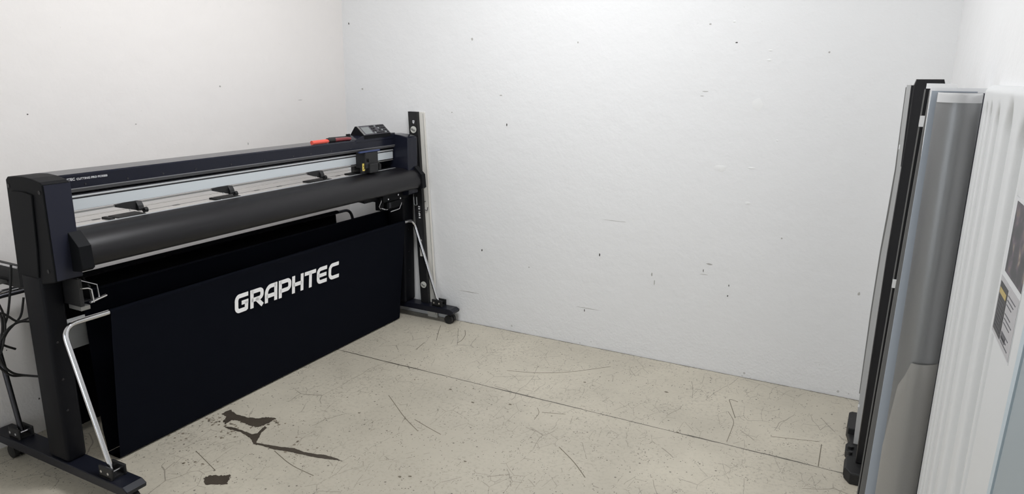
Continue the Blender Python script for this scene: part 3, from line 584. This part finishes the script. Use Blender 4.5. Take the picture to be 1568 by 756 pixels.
# ------------------------------------------------------------------ cables behind the left leg
cb = thing('cable_bundle', 'loose loops of black cable hanging behind the left leg of the machine', 'cable', (-2.75, 1.25, .45))
def cable(pts, r=.0042):
    P = [Vector(p) for p in pts]; out = []
    for i in range(len(P)-1):
        p0 = P[max(i-1, 0)]; p1 = P[i]; p2 = P[i+1]; p3 = P[min(i+2, len(P)-1)]
        for k in range(8):
            t = k/8; out.append(0.5*((2*p1)+(p2-p0)*t+(2*p0-5*p1+4*p2-p3)*t*t+(3*p1-p0-3*p2+p3)*t**3))
    out.append(P[-1]); bm = nb(); tube(bm, out, r, 8); return obj('cable', bm, M['rubber'], cb, smooth=True)
CABLES = [[(-2.72, 1.318, 0.798), (-2.72, 1.304, 0.715), (-2.72, 1.282, 0.621), (-2.72, 1.263, 0.577), (-2.72, 1.22, 0.491)], [(-2.7, 1.24, 0.699), (-2.7, 1.257, 0.638), (-2.7, 1.257, 0.582), (-2.7, 1.239, 0.513), (-2.7, 1.208, 0.449)], [(-2.74, 1.352, 0.66), (-2.74, 1.336, 0.601), (-2.74, 1.317, 0.576), (-2.74, 1.277, 0.543), (-2.74, 1.241, 0.479)], [(-2.66, 1.321, 0.589), (-2.66, 1.287, 0.598), (-2.66, 1.25, 0.587), (-2.66, 1.22, 0.553)], [(-2.68, 1.333, 0.597), (-2.68, 1.292, 0.595), (-2.68, 1.262, 0.625), (-2.68, 1.243, 0.645)], [(-2.7, 1.218, 0.521), (-2.7, 1.228, 0.451), (-2.7, 1.254, 0.405), (-2.7, 1.29, 0.38), (-2.66, 1.339, 0.363)], [(-2.72, 1.215, 0.455), (-2.72, 1.239, 0.412), (-2.72, 1.265, 0.383), (-2.72, 1.308, 0.366), (-2.64, 1.35, 0.36)], [(-2.73, 1.238, 0.523), (-2.73, 1.265, 0.498), (-2.73, 1.293, 0.477)], [(-2.71, 1.24, 0.661), (-2.71, 1.255, 0.617), (-2.71, 1.248, 0.558), (-2.71, 1.222, 0.479)]]
for p in CABLES: cable(p)

# ------------------------------------------------------------------ boards and sheets standing on end by the right wall
fb = thing('foot_block', 'black moulded plastic foot block on the floor under the leaning boards', 'foot block', (0.13, 2.92, 0))
bm = nb()
prism(bm, [(.070, 3.03), (.064, 3.06), (.068, 3.19), (.080, 3.205), (.2, 3.205), (.2, 3.03)], 0, .055, 'z', 0.005)
obj('end_lug', bm, M['rubber'], fb)
bm = nb(); prism(bm, [(.086, 2.70), (.066, 2.72), (.066, 2.80), (.078, 2.84), (.066, 2.875), (.066, 2.93), (.080, 2.965), (.070, 3.03), (.2, 3.03), (.2, 2.70)], 0, .030, 'z', 0.004); obj('body', bm, M['rubber'], fb)
bm = nb(); prism(bm, [(.088, 2.665), (.068, 2.70), (.070, 2.80), (.2, 2.80), (.2, 2.665)], 0, .048, 'z', 0.006); obj('end_lug', bm, M['rubber'], fb)
for yy, rr in ((2.90, .012), (2.85, .008)):
    bm = nb(); cyl(bm, (.085, yy, .029), (.085, yy, .041), rr, 14); obj('peg', bm, M['black'], fb)

def board(name, label, cat, part, m, y0, y1, bot, top, z0, z1, par=True):
    """flat board standing on end: bot/top = (x_left, x_right) at its lower and upper edge"""
    t = thing(name, label, cat, ((bot[0]+bot[1])/2, (y0+y1)/2, z0))
    bm = nb(); hexa(bm, [(bot[0], y0, z0), (bot[1], y0, z0), (bot[1], y1, z0), (bot[0], y1, z0)], [(top[0], y0, z1), (top[1], y0, z1), (top[1], y1, z1), (top[0], y1, z1)])
    obj(part, bm, m, t); return t
# light grey sheet nearest the back wall
gs = thing('grey_sheet', 'light grey plastic sheet standing edge on, nearest the back wall', 'sheet', (.15, 2.95, .031))
bm = nb(); prof = [(.094, .031), (.092, .2), (.093, .62), (.096, .84), (.103, 1.0), (.106, 1.17), (.102, 1.35), (.101, 1.478)]
prism(bm, prof + [(.20, 1.478), (.19, .031)], 2.945, 2.953, 'y'); obj('sheet', bm, M['grey_sheet'], gs)
bm = nb(); prism(bm, [(.089, .25), (.088, .6), (.091, .85), (.0965, 1.0), (.1015, 1.17), (.0995, 1.33), (.0985, 1.470), (.15, 1.470), (.15, .25)], 2.955, 2.959, 'y'); obj('backing_film', bm, M['mid_grey'], gs)
bm = nb(); bx(bm, .1035, .107, 2.9445, 2.946, 1.245, 1.262); bx(bm, .091, .097, 2.9445, 2.946, .195, .207); obj('torn_tape_glint', bm, M['foam'], gs)  # upper bit paints a faint glint, lower bit is torn tape
# tall black board
bl = thing('black_board', 'tall glossy black board standing on end, highest of the leaning boards', 'board', (.15, 2.77, .048))
bm = nb(); prism(bm, [(.104, .05), (.108, .87), (.1155, 1.30), (.1155, 1.478), (.121, 1.499), (.201, 1.500), (.205, 1.488), (.195, .05)], 2.75, 2.79, 'y', 0.003); obj('board', bm, M['plank'], bl)
bm = nb(); prism(bm, [(.108, 1.4785), (.116, 1.4785), (.116, 1.20), (.112, 1.20)], 2.765, 2.785, 'y'); obj('edge_strip', bm, M['black'], bl)
board('white_board', 'white foam board, second highest, standing just in front of the tall black board', 'board', 'board', M['foam'], 2.498, 2.508, (.118, .20), (.139, .219), 0.0, 1.487)
ts = thing('taped_strip', 'thin black strip with two white tape bands standing beside the pale blue sheet', 'strip', (.15, 2.405, 0))
def slab(bm, y0, y1, z0, z1, f0, f1): hexa(bm, [(f0(z0), y0, z0), (f1(z0), y0, z0), (f1(z0), y1, z0), (f0(z0), y1, z0)], [(f0(z1), y0, z1), (f1(z1), y0, z1), (f1(z1), y1, z1), (f0(z1), y1, z1)])
l0 = lambda z: .108+.0155*z/1.0*(1 if z < 1.4 else 1); r0 = lambda z: .150+.012*z
bm = nb(); slab(bm, 2.40, 2.412, 0, 1.473, l0, r0); obj('strip', bm, M['plank'], ts)
bm = nb(); slab(bm, 2.3985, 2.402, 0.0, 1.47, lambda z: l0(z)-.0015, lambda z: l0(z)+.002); obj('edge', bm, M['mid_grey'], ts)
for z0, z1 in ((1.362, 1.394), (.860, .887)):
    bm = nb(); slab(bm, 2.396, 2.4135, z0, z1, lambda z: l0(z)-.001, lambda z: l0(z)+.030); obj('tape_band', bm, M['foam'], ts)
board('grey_board', 'narrow mid grey board standing between the taped black strip and the pale blue sheet', 'board', 'board', M['mid_grey'], 2.330, 2.338, (.109, .19), (.1385, .225), 0.0, 1.470)
board('white_board', 'white foam board, third highest, its edge showing above the silver sheet', 'board', 'board', M['foam'], 2.285, 2.295, (.150, .262), (.138, .2715), 0.0, 1.4775)
bs = board('blue_sheet', 'pale blue sheet standing on end at the left of the silver film roll', 'sheet', 'sheet', M['blue_sheet'], 2.246, 2.252, (.121, .225), (.1392, .245), 0.0, 1.469)
board('backing_board', 'dark blue board behind the silver film, showing as a thin edge on its right', 'board', 'board', M['navy_board'], 2.226, 2.236, (.160, .258), (.156, .2655), 0.0, 1.4655)
# silver film curled into a half roll
sf = thing('silver_film_roll', 'silver film curled into a half roll with a white band at its top', 'film roll', (.205, 2.20, 0))
def curl(w0, w1, bulge, yb, n=60):
    pts = []
    for k in range(n+1):
        t = k/n; pts.append((w0+(w1-w0)*t, yb - bulge*math.sin(math.pi*min(1, max(0, t)))**0.8))
    return pts
def curl_sheet(bm, cols, zt, zb, th):
    """thin curved sheet; cols: plan outline, zt/zb: upper and lower edge height per column (function of t)"""
    n = len(cols)-1; A, B = [], []
    for k, (x, y) in enumerate(cols):
        t = k/n; t_, b_ = zt(t), zb(t); m = 8
        A.append([bm.verts.new((x, y, b_+(t_-b_)*i/m)) for i in range(m+1)])
    for a, b in zip(A, A[1:]):
        for i in range(8): bm.faces.new((a[i], b[i], b[i+1], a[i+1]))
    bmesh.ops.solidify(bm, geom=bm.faces[:], thickness=-th)
C1 = curl(.151, .256, .030, 2.216)
bm = nb(); curl_sheet(bm, C1, lambda t: 1.4635, lambda t: .02, .0015); obj('film', bm, M['silver'], sf, smooth=True)
C2 = curl(.149, .2562, .0370, 2.215)
bm = nb(); curl_sheet(bm, C2, lambda t: .702 if t >= .355 else (.658+(t-.25)/.105*.044 if t >= .25 else (.62+(t-.13)/.12*.038 if t >= .13 else .41+t/.13*.21)), lambda t: 0.0, .0012); obj('outer_wrap', bm, M['silver2'], sf, smooth=True)
C3 = curl(.1520, .2545, .0325, 2.2135)
bm = nb(); curl_sheet(bm, C3, lambda t: 1.4655, lambda t: 1.440, .0008); obj('white_band', bm, M['foam'], sf, smooth=True)

# ------------------------------------------------------------------ white ribbed panel along the right wall
rp = thing('ribbed_panel', 'white moulded panel with vertical ribs and a picture sticker, standing along the right wall', 'panel', (.262, 1.6, 0))
PX = .246
# grooves: centre, half width, depth, height of the rounded upper end
GR = [(2.045, .016, .012, 1.440), (1.978, .020, .016, 1.442), (1.868, .027, .019, 1.438), (1.722, .041, .023, 1.448), (1.556, .035, .021, 1.426), (1.47, .012, .006, 1.30)]
def pxx(y, z):
    d = 0.0
    for yc, w, dep, zt in GR:
        q = abs(y-yc)/w
        if q < 1.8:
            zz = max(0.0, z-(zt-1.5*w))/(1.5*w)              # the upper end tapers to a rounded tip
            q = math.sqrt(q*q + zz*zz)
            d += dep/(1+q**9)
    e = min(1, max(0, (z-1.470)/.017)); return PX + d + .012*e*e
ys = [0.75+(1.44-0.75)*i/20 for i in range(20)] + [1.44+(2.11-1.44)*i/320 for i in range(321)]
zs = [0, .1, .3, .5, .7, .9, 1.1, 1.25, 1.32] + [1.36+.127*i/40 for i in range(41)]
bm = nb(); G = [[bm.verts.new((pxx(y, z), y, z)) for z in zs] for y in ys]
for a, b in zip(G, G[1:]):
    for i in range(len(zs)-1): bm.faces.new((a[i], a[i+1], b[i+1], b[i]))
XB = .2715
bk = [[bm.verts.new((XB, y, z)) for z in (0, 1.487)] for y in (0.75, 2.11)]
bm.faces.new([bk[0][0], bk[0][1], bk[1][1], bk[1][0]])
bm.faces.new([g[0] for g in G] + [bk[1][0], bk[0][0]]); bm.faces.new([g[-1] for g in G][::-1] + [bk[0][1], bk[1][1]])
bm.faces.new(G[0][::-1] + [bk[0][0], bk[0][1]]); bm.faces.new(G[-1] + [bk[1][1], bk[1][0]])
obj('panel', bm, M['panel'], rp, smooth=True)
KS = PX/.26                                            # sticker layout is given for a plane .26 out
def sbox(y0, y1, z0, z1, d, th=.0005):
    bm = nb(); bx(bm, PX-d-th, PX-d, y0*KS, y1*KS, 1.5-(1.5-z0)*KS, 1.5-(1.5-z1)*KS); return bm
stk = obj('sticker', sbox(1.375, 1.568, 1.022, 1.290, 0), M['sticker_pale'], rp)
obj('sticker_field', sbox(1.379, 1.564, 1.026, 1.138, .0005), M['sticker'], stk)
obj('picture', sbox(1.379, 1.545, 1.150, 1.284, .0005), M['photo'], stk)
bl_ = obj('warning_block', sbox(1.478, 1.556, 1.034, 1.128, .001), M['sticker_blk'], stk)
obj('warning_heading', sbox(1.485, 1.550, 1.106, 1.117, .0015), M['gold'], bl_)
bm = nb()
for i in range(8):
    z = 1.096-.0075*i; bx(bm, PX-.002, PX-.0015, (1.486+(i % 3)*.004)*KS, 1.549*KS, 1.5-(1.5-z+.0018)*KS, 1.5-(1.5-z)*KS)
obj('fine_print', bm, M['keys'], bl_)
bm = nb()
for i in range(11):
    z = 1.122-.0085*i
    if i in (3, 7): continue
    bx(bm, PX-.0016, PX-.001, (1.40+(i*7 % 5)*.006)*KS, 1.470*KS, 1.5-(1.5-z+.0018)*KS, 1.5-(1.5-z)*KS)
bx(bm, PX-.0016, PX-.001, 1.43*KS, 1.470*KS, 1.5-(1.5-1.040)*KS, 1.5-(1.5-1.052)*KS)
obj('fine_print', bm, M['keys'], stk)
st2 = obj('sticker', sbox(1.25, 1.49, 1.315, 1.45, 0), M['sticker_pale'], rp)
obj('picture', sbox(1.255, 1.465, 1.330, 1.445, .0005), M['photo'], st2)
# steel edge frame on the near side of the panel
bm = nb(); hexa(bm, [(.207, 1.150, 0), (.222, 1.218, 0), (.258, 1.218, 0), (.258, 1.150, 0)], [(.236, 1.140, 1.487), (.2405, 1.195, 1.487), (.258, 1.195, 1.487), (.258, 1.140, 1.487)]); fr = obj('edge_frame', bm, M['rail'], rp)
bm = nb(); hexa(bm, [(.209, .85, 0), (.209, 1.144, 0), (.25, 1.144, 0), (.25, .85, 0)], [(.236, .85, 1.487), (.238, 1.135, 1.487), (.255, 1.135, 1.487), (.255, .85, 1.487)]); obj('side_frame', bm, M['rail_dk'], rp)
